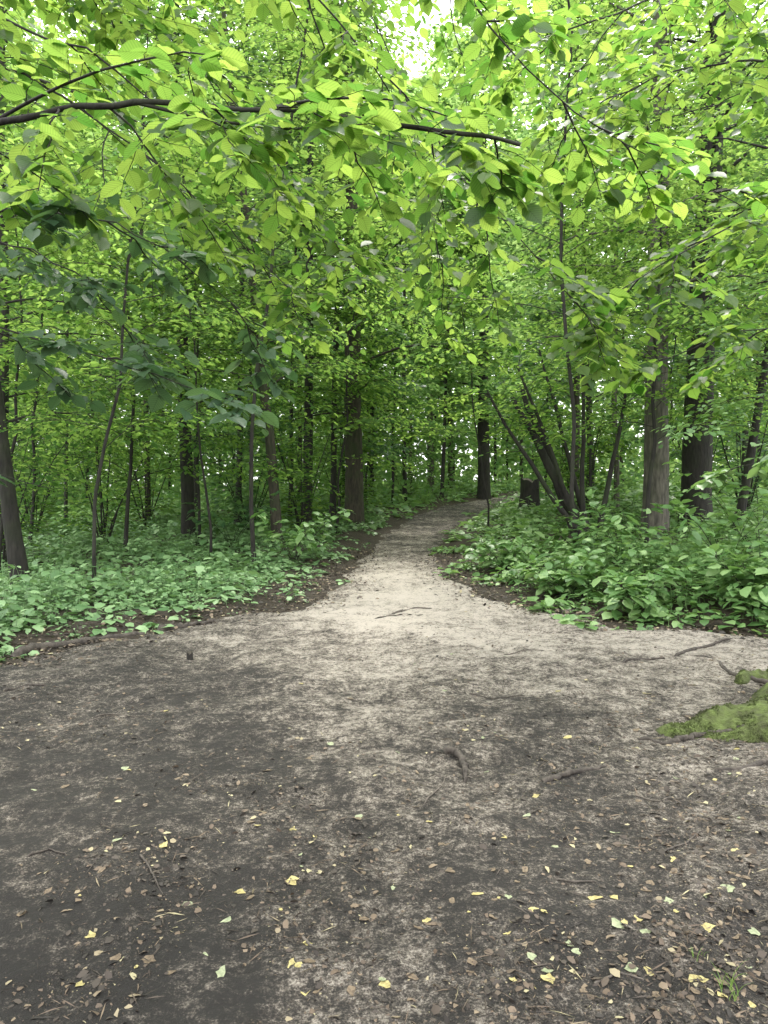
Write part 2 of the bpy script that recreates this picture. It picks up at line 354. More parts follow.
make_tree('slim dark tree leaning right at the right edge of the bank', 6.9, 14.5, 13, .09, .17, 0, 2.8, 34, 2.6, size=.12, seed=25, lf='dark')
make_tree('thin grey tree behind the leaning stems on the right bank', 6.3, 20, 16, .08, -.02, 0, 2.8, 38, 2.8, size=.145, bk='bark_grey', seed=26, lf='mid')
make_tree('slender tree with forked top between stump and pale trunk', 7.0, 25, 18, .12, -.03, 0, 3.0, 42, 3.4, size=.19, seed=27, lf='dark')
make_tree('tree past the left picture edge whose bright crown overhangs the clearing', -4.9, 6.6, 10, .16, .04, 0, 3.2, 40, 3.8, m=13, K=13, size=.078, seed=31, lf='mid')
make_tree('tree past the right picture edge with a light green crown over the bank', 5.9, 8.2, 11, .17, -.05, 0, 2.9, 42, 3.6, m=13, K=13, size=.085, seed=32, lf='mid')
make_tree('tall thin tree with high bright crown left of the path', -2.2, 12.5, 13, .038, .07, 0, 3.0, 46, 3.3, m=13, size=.105, seed=34, lf='mid', wob=.3)
make_tree('tall thin tree with high bright crown right of the path', 3.2, 12.2, 13.5, .038, -.05, 0, 3.0, 50, 3.5, m=13, size=.105, seed=35, lf='mid', wob=.3)
make_tree('tall leafy tree filling the upper left behind the leaning trunk', -7.5, 14.5, 15, .12, .02, 0, 3.0, 44, 3.4, m=13, size=.115, seed=36, lf='mid')
sap = [
 ('young tree leaning in over the left ground plants with bright leaves', -3.7, 9.4, 8, .10, 1.9, 'mid'),
 ('sapling with drooping side branches between the leaning trunk and picture edge', -6.3, 12, 7, .05, 1.4, 'mid'),
 ('sapling with dark leaves left of the half hidden dark trunk', -5.0, 14.2, 7, .0, 1.4, 'mid'),
 ('slender sapling in front of the slim brown leaning trunk', -3.2, 13.6, 7.5, -.03, 1.7, 'mid'),
 ('sapling arching toward the path beside the thick mossy trunk', -1.25, 18.6, 8, .06, 1.8, 'mid'),
 ('thin sapling at the left edge of the narrowing path', -.55, 25, 8, .04, 1.7, 'dark'),
 ('sapling with spreading light branches right of the narrowing path', 2.75, 19.5, 8, -.09, 2.1, 'mid'),
 ('sapling rising behind the leaning hazel stems', 4.9, 17.5, 8, -.03, 1.4, 'mid'),
 ('bright sapling between the hazel and the pale trunk', 4.6, 12.9, 7.5, .02, 1.9, 'mid'),
 ('sapling screening the view beside the tall dark trunk on the right', 6.5, 12.4, 6.5, .05, 1.9, 'mid'),
 ('leafy sapling close to the right picture edge', 5.0, 9.2, 6, .05, 1.6, 'cover2'),
 ('sapling behind the dark stump at the bend', 6.4, 29, 8, -.02, 1.4, 'dark'),
 ('sapling on the right behind the pale grey brown trunk', 7.3, 19.5, 8, .02, 1.4, 'dark'),
 ('sapling with layered branches just left of the slim brown leaning trunk', -3.9, 15.6, 7.5, .02, 1.5, 'mid'),
 ('sapling far left behind the drooping sapling', -8.2, 17, 8, .02, 1.4, 'mid'),
]
for i, (lb, x, y, h, lx_, cs, lf) in enumerate(sap):
    make_tree(lb, x, y, h, .026+.008*(i % 3), lx_, 0, cs, 28, 2.1 if y > 11 else 1.7, m=12, K=12, size=.095+.005*max(y-10, 0), lf=lf, seed=60+i, name='sapling', wob=.2)

r_ = np.random.default_rng(5)
def hazel():
    x, y = 3.95, 14.2
    root = bpy.data.objects.new('hazel_bush', None); col.objects.link(root); root.location = (x, y, float(H(x, y))-.05)
    tag(root, 'many stemmed hazel with dark stems leaning left over the right bank', 'shrub')
    ends = [(-1.7, 0, 2.9), (-1.15, .5, 3.1), (-2.1, -.4, 2.8), (-.9, .6, 3.9), (-.1, -.3, 3.6), (.8, .4, 3.6), (-1.45, -.8, 3.3)]
    s = np.linspace(0, 1, 10); Qs = []
    for k, e_ in enumerate(ends):
        e_ = np.array(e_, float); b0 = np.array([.14*math.cos(k*2.4), .14*math.sin(k*2.4), 0])
        Q = b0+np.stack([e_[0]*s**.95, e_[1]*s, e_[2]*s**1.05], -1); Q[1:] += np.cumsum((r_.random((9, 3))-.5)*.07, 0)
        Qs.append(Q)
    Q = np.array(Qs); m = 14; T = offshoots(Q, m, .6, 1.2, 60, True, .1, r_)
    for k in range(len(ends)):
        g = Geo(); g.tube(Q[k:k+1], ((.125 if k in (0, 1) else .06)*(1.05-.7*s))[None], 8)
        g.tube(T[k*m:(k+1)*m], np.full((m, 1), .008)*np.array([[1, .7, .5, .2]]), 3); g.build('stem', M['bark_dark'], root)
    p, D, Nn, sz = leafset(T, 16, .115, .26, r_, .5); V, F_, uv = leaves(p, D, Nn, sz, MID); link('foliage', mesh('foliage', V, [F_], uv), M['mid'], root)
hazel()

shr = [
 ('low bush with fresh leaves at the left edge where the path narrows', -1.6, 13.0, 1.1, 'cover2'),
 ('waist high leafy bush under the slim brown leaning trunk', -3.2, 15.5, 1.4, 'dark'),
 ('bush filling the gap at the far left between trunk and picture edge', -7.0, 13.5, 3.6, 'mid'),
 ('tall loose shrub between the two dark left trunks', -5.9, 15.5, 3.8, 'mid'),
 ('rounded shrub behind the left ground plants with bluish green leaves', -3.4, 18.5, 3.4, 'dark'),
 ('arching shrub overhanging the path in front of the thick mossy trunk', -1.9, 17.2, 3.4, 'mid'),
 ('pale leaved shrub left of the narrowest part of the path', -.9, 23.5, 3.4, 'mid'),
 ('dense shrub right of the bend of the path behind the stump', 6.6, 27, 4.0, 'mid'),
 ('bright shrub right of the leaning hazel stems', 5.0, 18.5, 3.2, 'mid'),
 ('bushy growth at the foot of the pale grey brown trunk', 4.9, 16.5, 1.4, 'cover2'),
 ('dark bush between the tall dark trunk and the leaning slim tree', 8.3, 17.0, 4.0, 'dark'),
 ('spreading bush with big leaves at the right picture edge on the bank', 5.2, 10.2, 1.7, 'cover2'),
 ('knee high bush at the tip of the right bank beside the sand', 2.4, 9.5, .6, 'cover2'),
 ('broad low bush of light leaves in the middle of the right bank', 3.5, 10.8, 1.1, 'cover2'),
 ('small bush low on the right bank spilling toward the sand', 2.85, 8.3, .65, 'cover2'),
 ('low bramble bush at the lower right end of the bank', 4.0, 7.9, .6, 'cover2'),
 ('waist high bush in front of the right edge sapling', 4.4, 9.4, 1.2, 'cover2'),
 ('leafy bush under the leaning hazel stems', 3.3, 12.2, .7, 'cover2'),
 ('low leafy bush at the right edge where the path narrows', 1.95, 11.9, .6, 'cover2'),
 ('shrub far left behind all the left trunks', -9.5, 20, 4.4, 'mid'),
 ('tall shrub left of the thin dark trunks with a light top', -6.8, 21, 4.6, 'mid'),
 ('shrub closing the view left of the vanishing path', -1.6, 27, 4.0, 'far'),
 ('shrub on the inside of the far bend of the path', 1.0, 34, 3.8, 'far'),
 ('tall bush behind the tall dark trunk on the right', 9.5, 22, 4.6, 'mid'),
]
for i, (lb, x, y, h, lf) in enumerate(shr):
    big = h > 2.2
    make_shrub(lb, x, y, h, ns=8, spread=.42 if big else .95, m=12 if big else 6, K=13 if big else 6, size=(.11 if y < 16 else .145) if big else .16,
               lf=lf, seed=100+i, rad=.020 if big else .006, w=.26 if big else .05, t0=.08 if big else .3, Lt=None if big else h*.34)

rr = random.Random(4); cnt = 0; placed = []
protos = {}
while cnt < 58:
    y = rr.uniform(21, 58); x = rr.uniform(-.62, .62)*y*1.05
    if XL(np.array([y]))[0]-1.3 < x < XR(np.array([y]))[0]+1.3: continue
    if 28 < y < 42 and .04 < x/y < .2: continue
    if any((x-a)**2+(y-b)**2 < 3.8 for a, b in placed): continue
    placed.append((x, y)); cnt += 1
    side = 'left' if x < np.interp(y, LY, LX) else 'right'
    dep = 'middle distance' if y < 36 else 'far distance'
    lab = f'slender tree among many in the {dep} {side} of the path'; grp = f'slender {dep} trees {side} of the path'
    kind = (0 if y < 36 else 1)*4+cnt % 4
    if kind not in protos:
        far = kind >= 4
        o = make_tree(lab, x, y, 24 if far else 18, .07+.035*(kind % 3), (kind % 4-1.5)*.02, 0, 2.5, 52, 4.0 if far else 3.3, m=11, K=12, size=.30 if far else .2,
                      lf='far' if far or kind % 2 else 'mid', tpl=FAR, seed=200+kind, group=grp, bk=['bark_dark', 'bark_brown', 'bark_dark', 'bark_dark'][kind % 4], w=.4)
        protos[kind] = o
    else:
        src = protos[kind]; o = src.copy(); col.objects.link(o)
        o.location = (x, y, float(H(x, y))-.15); o.rotation_euler = (0, 0, rr.uniform(0, 6.28)); k = rr.uniform(.8, 1.15); o.scale = (k, k, k)
        tag(o, lab, 'tree', grp)
        for ch in src.children:
            c = ch.copy(); col.objects.link(c); c.parent = o
r = np.random.default_rng(77)
n_ = 95000; th = r.uniform(-1.15, 1.15, n_); rd = r.uniform(60, 82, n_)
x = rd*np.sin(th); y = rd*np.cos(th); z = r.random(n_)*36-.5
keep = (vn(x, z, 5, 1)+vn(x+y, z, 2, 2)*.8) > -.37
P = np.stack([x, y, z], -1)[keep]; D = r.normal(size=P.shape); Nn = np.array([0, -.6, 1])+r.normal(size=P.shape)*.7
V, F_, uv = leaves(P, D, Nn, .86*(.6+.7*r.random(len(P))), FAR)
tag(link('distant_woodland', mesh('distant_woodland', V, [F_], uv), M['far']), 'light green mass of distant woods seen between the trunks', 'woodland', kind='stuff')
n_ = 65000; y = r.uniform(26, 57, n_); x = r.uniform(-.72, .72, n_)*y; z = r.random(n_)**1.5*4.6
k = ((x < XL(y)-.8-.4*z) | (x > XR(y)+.8+.2*z)) & (vn(x, y, 2.5, 3)+.15*(3-z)/3+.3*vn(x*1.7+y, z, 1.2, 6) > -.07)
x, y, z = x[k], y[k], z[k]; P = np.stack([x, y, H(x, y)+z], -1); D = r.normal(size=P.shape); Nn = np.array([0, -.4, 1])+r.normal(size=P.shape)*.6
V, F_, uv = leaves(P, D, Nn, .24*(.6+.7*r.random(len(P))), FAR)
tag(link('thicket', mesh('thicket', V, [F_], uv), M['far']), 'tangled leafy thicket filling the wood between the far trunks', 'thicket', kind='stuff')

# ------------------------------------------------------------------ ground cover
def cover(name, label, sgn, n_, xr_, yr_, hmin, hmax, size, mat, seed, K=9, power=1.6):
    r = np.random.default_rng(seed)
    y = yr_[0]+(yr_[1]-yr_[0])*r.random(n_*4)**power; x = r.uniform(xr_[0], xr_[1], n_*4)*(.4+.6*(y/yr_[1]))
    dl = np.interp(y, LY, LX)-x; dr = x-np.interp(y, RY, RX)
    dd = dl if sgn < 0 else (dr if sgn > 0 else np.maximum(dl, dr))
    dd = dd+vn(x, y, .9, 3)*1.0+vn(x, y, .35, 9)*.5-(.1 if sgn < 0 else 0)
    k = (r.random(len(x)) < .18+.82*ss(0, 1.1, dd)) & (dd > -.2) & (vn(x, y, 1.1, 12) > -.32)
    x = x[k][:n_]; y = y[k][:n_]; dd = dd[k][:n_]; n2 = len(x)
    big = 1+.4*vn(x, y, 1.3, 7)*3.4
    h = (hmin+(hmax-hmin)*r.random(n2)**1.5)*np.clip(big, .35, 1.9)*(.3+.7*ss(-.1, 1.5, dd))
    b = np.stack([x, y, H(x, y)-.02], -1)
    tip = b+np.stack([(r.random(n2)-.5)*.5*h, (r.random(n2)-.5)*.5*h, h], -1)
    g = Geo(); P = np.stack([b, (b+tip)/2+(r.random((n2, 3))-.5)*.03, tip], 1); g.tube(P, np.full((n2, 1), .003)*np.array([[1.2, 1, .5]]), 3)
    t = .3+.7*(np.arange(K)[None]+r.random((n2, K)))/K
    az = np.arange(K)[None]*2.4+r.random((n2, 1))*6.3+r.random((n2, K))*.6
    ln = (.02+.12*(1.1-t))[..., None]*(.5+r.random((n2, K, 1)))
    out = np.stack([np.cos(az), np.sin(az), 0*az], -1)
    p = b[:, None]+(tip-b)[:, None]*t[..., None]+out*ln
    D = out+UP*(.3-.8*r.random((n2, K, 1))); Nn = UP+out*.3+(r.random((n2, K, 3))-.5)*.9
    S = size*(.4+.9*r.random((n2, K)))*(.4+1.0*r.random((n2, 1))**1.6)*(1+.03*np.clip(y-8, 0, 30))[:, None]
    V, F_, uv = leaves(p.reshape(-1, 3), D.reshape(-1, 3), Nn.reshape(-1, 3), S.ravel(), MID)
    g.V.append(V); F2 = F_+g.n
    o = link(name, mesh(name, g.V, g.F+[F2]), M[mat]); tag(o, label, 'ground plants', kind='stuff'); return o
cover('ground_plants', 'low pale green leafy plants carpeting the ground left of the path', -1, 7200, (-17, 1), (6.3, 24), .07, .38, .125, 'cover', 301, 8)
cover('ground_plants', 'leafy green plants and brambles covering the bank right of the path', 1, 5400, (1, 18), (7.2, 26), .08, .46, .145, 'cover2', 302, 8)
cover('undergrowth', 'undergrowth of broad leaves across the floor deeper in the wood', 0, 6500, (-32, 34), (20, 58), .2, .85, .18, 'cover2', 303, 8, 1.)

# ------------------------------------------------------------------ overhanging near trees
def resample(pts, S=18, k=2):
    pts = np.array(pts); d = np.concatenate([[0], np.cumsum(np.linalg.norm(np.diff(pts, axis=0), axis=1))]); d /= d[-1]
    t = np.linspace(0, 1, S); q = np.stack([np.interp(t, d, pts[:, j]) for j in range(3)], -1)
    for _ in range(k): q[1:-1] = q[1:-1]*.5+(q[2:]+q[:-2])*.25
    return q
def near_tree(name, label, x, y, h, rad, limbs, seed, bk='bark_dark'):
    r = np.random.default_rng(seed)
    root = bpy.data.objects.new(name, None); col.objects.link(root); root.location = (x, y, float(H(x, y))-.15)
    tag(root, label, 'tree'); base = np.array(root.location)
    P, _ = trunk_line(x, y, h, 0, 0, r); t = np.linspace(0, 1, 36)**1.5
    PP = np.stack([np.interp(t, np.linspace(0, 1, len(P)), P[:, k]) for k in range(3)], -1)
    g = Geo(); g.tube(PP[None], (rad*(1-.7*t)*(1+.5*np.exp(-t*h/.3)))[None], 14); g.build('trunk', M[bk], root)
    for li, (pts, th, m, Lt, mat, dens) in enumerate(limbs):
        main = label.startswith('beech past the left') and li == 0
        Q = resample([p for p in pts], 60 if main else 24, 1 if main else 2)-base; S = len(Q); s = np.linspace(0, 1, S)
        Q[1:-1] += (r.random((S-2, 3))-.5)*(.009 if main else .03)
        if main: Q[:, 2] += .03*vn(s*9, s*0, 1, 3)+.022*vn(s*22, s*0, 1, 5)
        g = Geo(); g.tube(Q[None], (th*(1.05-.85*s if not main else 1.1-.55*s)*(1+.25*(r.random(S)-.5)))[None], 8)
        T = offshoots(Q[None], m, .12, Lt, 50, False, .3, r, 7, -.55 if main else -.03)
        if main:
            fk = []
            for i0, dz, L_ in ((32, .09, .8), (40, -.05, .7), (46, .07, .6)):
                tn = nrm(Q[i0+4]-Q[i0]); tt = np.linspace(0, 1, 7)
                fk.append(Q[i0]+tn*(L_*tt)[:, None]+UP*(dz*np.sin(tt*2.6))[:, None]+(r.random((7, 3))-.5)*.02*tt[:, None])
            fk = np.array(fk); g.tube(fk, np.full((3, 1), .006)*np.linspace(1, .3, 7)[None], 6); T = np.concatenate([T, fk])
        g.tube(T, np.full((len(T), 1), .0042)*np.linspace(1, .3, 7)[None], 4)
        T2 = offshoots(T, 7, .12, Lt*.4, 50, False, .15, r, 4)
        g.tube(T2, np.full((len(T2), 1), .0018)*np.array([[1, .8, .6, .4]]), 3)
        lo = g.build('limb', M['bark_dark'], root)
        a = leafset(T, 9, .080, 0, r, .6, .3 if main else .25, .08); b = leafset(T2, dens, .077, 0, r, .6, .15, .08)
        V, F_, uv = leaves(*[np.concatenate([i_, j_]) for i_, j_ in zip(a, b)], NEAR)
        link('leaves', mesh('leaves', V, [F_], uv, True), M[mat], lo)
    return root
lx, ly = -3.1, 3.1
B = lambda z: np.array([lx, ly, z])
limbs = [
 ([B(2.6), at(-60, 132, 2.4), at(0, 119, 2.35), at(60, 109, 2.3), at(125, 103, 2.25), at(190, 107, 2.25), at(250, 112, 2.25), at(330, 118, 2.3), at(420, 132, 2.35), at(520, 144, 2.4)], .0125, 16, .55, 'near', 5),
 ([B(3.0), at(-60, 6, 2.7), at(0, 16, 2.6), at(60, 36, 2.6), at(110, 62, 2.6), at(170, 115, 2.7)], .011, 7, .45, 'near', 4),
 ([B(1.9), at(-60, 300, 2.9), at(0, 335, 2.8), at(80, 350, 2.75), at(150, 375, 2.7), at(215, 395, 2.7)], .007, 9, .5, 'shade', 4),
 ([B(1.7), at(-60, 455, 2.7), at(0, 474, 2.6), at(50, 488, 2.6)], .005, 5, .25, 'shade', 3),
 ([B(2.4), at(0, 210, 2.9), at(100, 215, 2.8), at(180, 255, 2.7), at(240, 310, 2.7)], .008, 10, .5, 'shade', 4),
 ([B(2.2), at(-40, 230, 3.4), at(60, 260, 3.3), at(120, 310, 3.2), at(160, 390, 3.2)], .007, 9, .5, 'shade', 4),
 ([B(3.2), at(0, 60, 3.9), at(100, 120, 3.7), at(200, 200, 3.7), at(290, 290, 3.6)], .009, 15, .8, 'near', 6),
 ([B(4.6), at(100, -180, 3.4), at(260, -60, 3.3), at(350, 30, 3.2), at(430, 130, 3.1), at(500, 220, 3.1), at(570, 290, 3.1), at(610, 340, 3.1)], .008, 21, .75, 'near', 6),
 ([B(4.8), at(200, -260, 3.0), at(400, -120, 2.9), at(480, 20, 2.8), at(560, 110, 2.7), at(650, 165, 2.6), at(740, 205, 2.6)], .008, 19, .6, 'near', 6),
 ([B(5.0), at(150, -200, 4.4), at(330, -60, 4.3), at(400, 70, 4.3), at(430, 190, 4.3), at(440, 280, 4.3)], .009, 20, 1.0, 'near', 6),
 ([B(4.4), at(-20, -130, 3.8), at(80, -30, 3.7), at(200, 60, 3.7), at(280, 160, 3.6), at(330, 250, 3.6)], .009, 19, .9, 'near', 6),
 ([B(5.3), at(200, -260, 4.8), at(380, -80, 4.8), at(450, 0, 4.8), at(500, 60, 4.8)], .009, 17, 1.0, 'near', 7),
 ([B(4.2), at(-80, -60, 4.4), at(20, -20, 4.4), at(120, 20, 4.4), at(200, 60, 4.4)], .009, 14, 1.0, 'near', 6),
]
near_tree('beech_tree', 'beech past the left edge whose long dark branches hang across the top', lx, ly, 6.5, .17, limbs, 401)
rx, ry = 3.75, 4.9
B2 = lambda z: np.array([rx, ry, z])
limbs2 = [
 ([B2(4.6), at(830, -80, 4.4), at(700, -20, 4.1), at(600, 20, 3.9), at(480, 60, 3.8)], .013, 17, .9, 'near', 6),
 ([B2(3.6), at(820, 60, 4.2), at(720, 60, 3.9), at(640, 80, 3.7), at(560, 130, 3.6)], .011, 15, .8, 'near', 6),
 ([B2(2.9), at(830, 200, 4.0), at(768, 210, 3.6), at(700, 240, 3.3), at(620, 290, 3.1)], .009, 15, .7, 'near', 6),
 ([B2(2.4), at(830, 320, 3.8), at(768, 325, 3.6), at(710, 340, 3.5), at(650, 365, 3.4)], .007, 9, .45, 'near', 5),
 ([B2(1.7), at(830, 430, 4.4), at(770, 455, 4.2), at(725, 475, 4.1)], .006, 7, .45, 'cover2', 4),
]
rt = near_tree('beech_tree', 'beech past the right edge with bright leaves and mossy roots beside the path', rx, ry, 7, .24, limbs2, 402, 'bark_grey')
def gp(px, py):
    d = CAMZ*F/(py-480); return np.array([(px-384)/F*d, d])
def rootgeo(pts, r0, r1, lift, base=np.zeros(3), sides=9, seed=0, S=26, sq=1.):
    r = np.random.default_rng(seed); pts = np.array(pts, float)
    q = resample(np.c_[pts, np.zeros(len(pts))], S); s = np.linspace(0, 1, S)
    R = (r0*(1-s)+r1*s)*(1+.35*(r.random(S)-.5)); q[:, :2] += (r.random((S, 2))-.5)*r0*.8
    g0 = PZ(q[:, 0], q[:, 1]); g0 = np.convolve(np.pad(g0, 2, mode='edge'), np.ones(5)/5, 'valid')
    q[:, 2] = g0+R*lift*sq-.02*(s > .96)+(r.random(S)-.5)*.3*r0*sq+1.1*r0*vn(s*6, s*0+seed, 1, 4)
    q[0, 2] -= R[0]*.8; q[-1, 2] -= R[-1]*1.5*sq
    V, Q = tubes(q[None], R[None], sides)
    V += (r.random(V.shape)-.5)*r0*.12
    return V-base, Q
bs = np.array(rt.location)
def childroot(pts, r0, r1, lift, mat, seed):
    V, Q = rootgeo(pts, r0, r1, lift, bs, 12, seed, 40); link('root', mesh('root', V, [Q], smooth=True), mat, rt)
def mossmound(lines, hgt, seed, box):
    r = np.random.default_rng(seed)
    gx_ = np.linspace(box[0], box[1], 260); gy_ = np.linspace(box[2], box[3], 220); Yg, Xg = np.meshgrid(gy_, gx_, indexing='ij')
    h = np.full(Xg.shape, -1.)
    wx = Xg+vn(Xg, Yg, .2, 11)*.12; wy = Yg+vn(Xg, Yg, .2, 13)*.12
    for pts, w0, w1, k in lines:
        q = resample(np.c_[np.array(pts), np.zeros(len(pts))], 30); s = np.linspace(0, 1, 30)
        for a_, s_ in zip(q, s):
            w_ = w0*(1-s_)+w1*s_; d2 = ((wx-a_[0])**2+((wy-a_[1]))**2)/w_**2
            h = np.maximum(h, k*w_*(1-d2*.9))
    h = h*hgt+vn(Xg, Yg, .25, 2)*.06+vn(Xg, Yg, .09, 5)*.05+vn(Xg, Yg, .04, 7)*.025-.005
    Zg = PZ(Xg, Yg)*1+h; V = np.stack([Xg, Yg, Zg], -1).reshape(-1, 3)-bs
    fc = gridfaces(220, 260); keep = (h.ravel()[fc] > -.03).all(1); fc = fc[keep]
    us = np.unique(fc); mp = np.zeros(len(V), int); mp[us] = np.arange(len(us)); V = V[us]; fc = mp[fc]
    o = link('root', mesh('root', V, [fc], smooth=True), M['moss'], rt)
    n2 = 30000; f = fc[r.integers(0, len(fc), n2)]; wts = r.dirichlet([1, 1, 1, 1], n2); P = (V[f]*wts[..., None]).sum(1)
    k = vn(P[:, 0], P[:, 1], .13, 3)+vn(P[:, 0], P[:, 1], .04, 3)*.5 > 0; P = P[k]; D = UP*.7+r.normal(size=P.shape)*.8
    V2, F_, uv = leaves(P, D, r.normal(size=P.shape), .012*(.4+r.random(len(P))), FAR); link('moss', mesh('moss', V2, [F_]), M['moss'], o)
mossmound([([(rx, ry), gp(810, 712), gp(775, 724), gp(735, 732), gp(672, 738)], .42, .09, .55), ([gp(810, 735), gp(775, 740), gp(735, 742)], .28, .12, .5)], 1., 3, (1.3, 3.8, 3.8, 5.9))
mossmound([([(rx, ry+.25), gp(800, 676), gp(772, 680), gp(750, 687)], .18, .06, .6)], 1., 4, (2.2, 3.9, 4.9, 6.4))
childroot([(rx, ry+.1), gp(790, 695), gp(745, 682), gp(715, 662), gp(680, 657)], .034, .010, .2, M['root_dark'], 3)
childroot([(rx, ry), gp(780, 770), gp(740, 780), gp(700, 776)], .028, .012, 0, M['root_dark'], 5)
childroot([gp(760, 740), gp(700, 740), gp(665, 746), gp(640, 742)], .03, .01, .2, M['root_dark'], 6)

def loose(name, label, cat, pts, r0, r1, lift, mat='root', seed=1, group=None):
    p0 = np.array([*pts[0], float(PZ(*pts[0]))]); V, Q = rootgeo(pts, r0, r1, lift, p0, 8, seed)
    o = link(name, mesh(name, V, [Q], smooth=True), M[mat], None, p0); tag(o, label, cat, group); return o
loose('exposed_root', 'short dark curved root stub poking out of the middle of the path', 'root', [gp(448, 760), gp(458, 764), gp(466, 772), gp(466, 786)], .020, .012, .9, 'root_dark', 51)
loose('exposed_root', 'grey root running across the soil right of the root stub', 'root', [gp(545, 782), gp(570, 778), gp(595, 774), gp(612, 770)], .018, .01, .4, 'root_dark', 52)
loose('exposed_root', 'thin arched root across the pale sand before the right bank', 'root', [gp(625, 668), gp(645, 662), gp(668, 660)], .014, .009, .4, 'root_dark', 53)
loose('exposed_root', 'forked looking root in the sand below the right bank', 'root', [gp(678, 658), gp(705, 648), gp(738, 642)], .017, .010, .4, 'root_dark', 54)
loose('exposed_root', 'pale thin root lying across the far part of the sandy path', 'root', [gp(392, 616), gp(415, 611), gp(434, 612)], .016, .01, .0, 'root', 55)
loose('exposed_root', 'reddish root crossing the path below the pale thin one', 'root', [gp(375, 622), gp(400, 617), gp(425, 618)], .010, .008, .2, 'bark_brown', 56)
loose('exposed_root', 'long thin dark root along the left edge of the path by the plants', 'root', [gp(10, 660), gp(40, 650), gp(75, 648), gp(100, 640), gp(150, 635)], .045, .025, .2, 'root_dark', 57)
loose('exposed_root', 'short dark root at the tip of the left plants', 'root', [gp(160, 633), gp(185, 628), gp(215, 625)], .045, .025, .4, 'root_dark', 58)
loose('exposed_root', 'root on the left dirt edge below the long thin root', 'root', [gp(0, 697), gp(20, 694), gp(42, 694)], .014, .01, .4, 'root_dark', 59)
def stump(label, x, y, r0, h, seed, mat='bark_dark'):
    r = np.random.default_rng(seed); root = bpy.data.objects.new('tree_stump', None); col.objects.link(root); root.location = (x, y, float(H(x, y))-.05); tag(root, label, 'stump')
    a = np.arange(20)*2*math.pi/20; jag = 1+.2*(r.random(20)-.5); top_ = 1-.25*r.random(20)*(np.sin(a*1.5+1) > 0); rings = []
    for t in np.linspace(0, 1, 8):
        rr_ = r0*(1+.6*math.exp(-t*5))*jag*(1+.05*(r.random(20)-.5)); rings.append(np.stack([rr_*np.cos(a), rr_*np.sin(a), h*t*top_], -1))
    V = np.array(rings); F4 = []
    for i in range(7):
        for k in range(20): F4.append((i*20+k, i*20+(k+1) % 20, (i+1)*20+(k+1) % 20, (i+1)*20+k))
    link('bark', mesh('bark', V.reshape(-1, 3), [np.array(F4)], smooth=True), M[mat], root)
    top = np.concatenate([V[-1]*[.97, .97, 1], [[0, 0, h*.86]]]); link('cut_top', mesh('cut_top', top, [np.array([(k, (k+1) % 20, 20) for k in range(20)])]), M['bark_brown'], root)
stump('dark stump standing at the right side of the bend of the path', 4.35, 22, .28, 1.05, 61)
p = gp(188, 660); stump('tiny cut stump poking up from the sand on the left', p[0], p[1], .025, .11, 62)
p = gp(247, 742); stump('very small dark stub in the soil left of the middle', p[0], p[1], .018, .05, 63)
st = [((135, 868), (146, 884), (158, 903), 'thin stick lying on dark soil in the lower left foreground'),
      ((425, 812), (437, 797), (447, 782), 'thin twig just left below the root stub'),
      ((670, 862), (692, 848), (712, 832), 'thin dark stick on the soil below the mossy roots'),
      ((90, 722), (120, 718), (150, 722), 'long thin twig on the dirt at the upper left of the path'),
      ((560, 890), (580, 896), (604, 894), 'pale twig among leaves in the right foreground'),
      ((300, 948), (312, 962), (330, 968), 'small twig at the bottom left of the middle'),
      ((20, 870), (42, 862), (60, 866), 'twig near the left picture edge on dark soil'),
      ((640, 800), (665, 806), (690, 802), 'grey twig on the soil below the grey root'),
      ((470, 700), (500, 706), (528, 702), 'fine twig on the paler soil at mid path'),
      ((505, 660), (525, 655), (548, 657), 'fine dark twig on the pale sand near the right bank'),
      ((715, 950), (735, 962), (748, 985), 'bent twig in the bottom right among leaves'),
      ((600, 1000), (625, 992), (652, 996), 'thin twig at the bottom edge right of the middle')]
for i, (a, b, c, lb) in enumerate(st):
    loose('fallen_stick', lb, 'stick', [gp(*a), gp(*b), gp(*c)], .005, .0025, 1.2, 'root' if i % 2 else 'root_dark', 70+i)

# ------------------------------------------------------------------ fallen leaves
def leafmesh(seed, mat):
    r = np.random.default_rng(seed); v, t = NEAR; v = v.copy()
    v[:, 0] -= .5; v[:, 1] *= r.uniform(.7, 1.35); v[5:, :2] *= 1+.7*(r.random((8, 1))-.5); v[:, :2] += .08*(r.random((13, 2))-.5)
    v[:, 2] = .15*np.abs(v[:, 1])+r.uniform(-.5, .9)*(v[:, 0]**2)*.7+r.uniform(-.8, .8)*v[:, 1]*v[:, 0]+.08*r.random(13)
    v[:, 2] -= v[:, 2].min()
    me = mesh('fallen_leaf', v, [t], smooth=True); me.materials.append(M[mat]); return me
LM = {k: [leafmesh(10*i+s, k) for s in range(8)] for i, k in enumerate(('yellow', 'pale', 'brownleaf'))}
spots = [(120,775),(255,833),(291,835),(182,910),(237,895),(82,945),(216,993),(110,855),(160,856),(290,885),(505,843),(535,975),(600,913),(620,912),(625,945),(638,985),(655,985),(735,905),(715,945),(765,942),(575,960),(385,1000),(480,910),(540,800),(720,787),(330,750),(485,745),(570,745),(640,735),(395,855),(560,700),(140,975),(60,790),(40,905),(265,775),(745,860),(680,985),(445,700),(350,705),(300,690),(650,700),(600,660),(175,780),(730,1000),(590,1010)]
rf = random.Random(9)
while len(spots) < 290:
    px = rf.uniform(5, 765); py_ = 650+370*rf.random()**.75
    if rf.random() < .12+.88*(px/768)**1.5: spots.append((px, py_))
CN = {'yellow': 'yellow', 'pale': 'pale green', 'brownleaf': 'brown'}
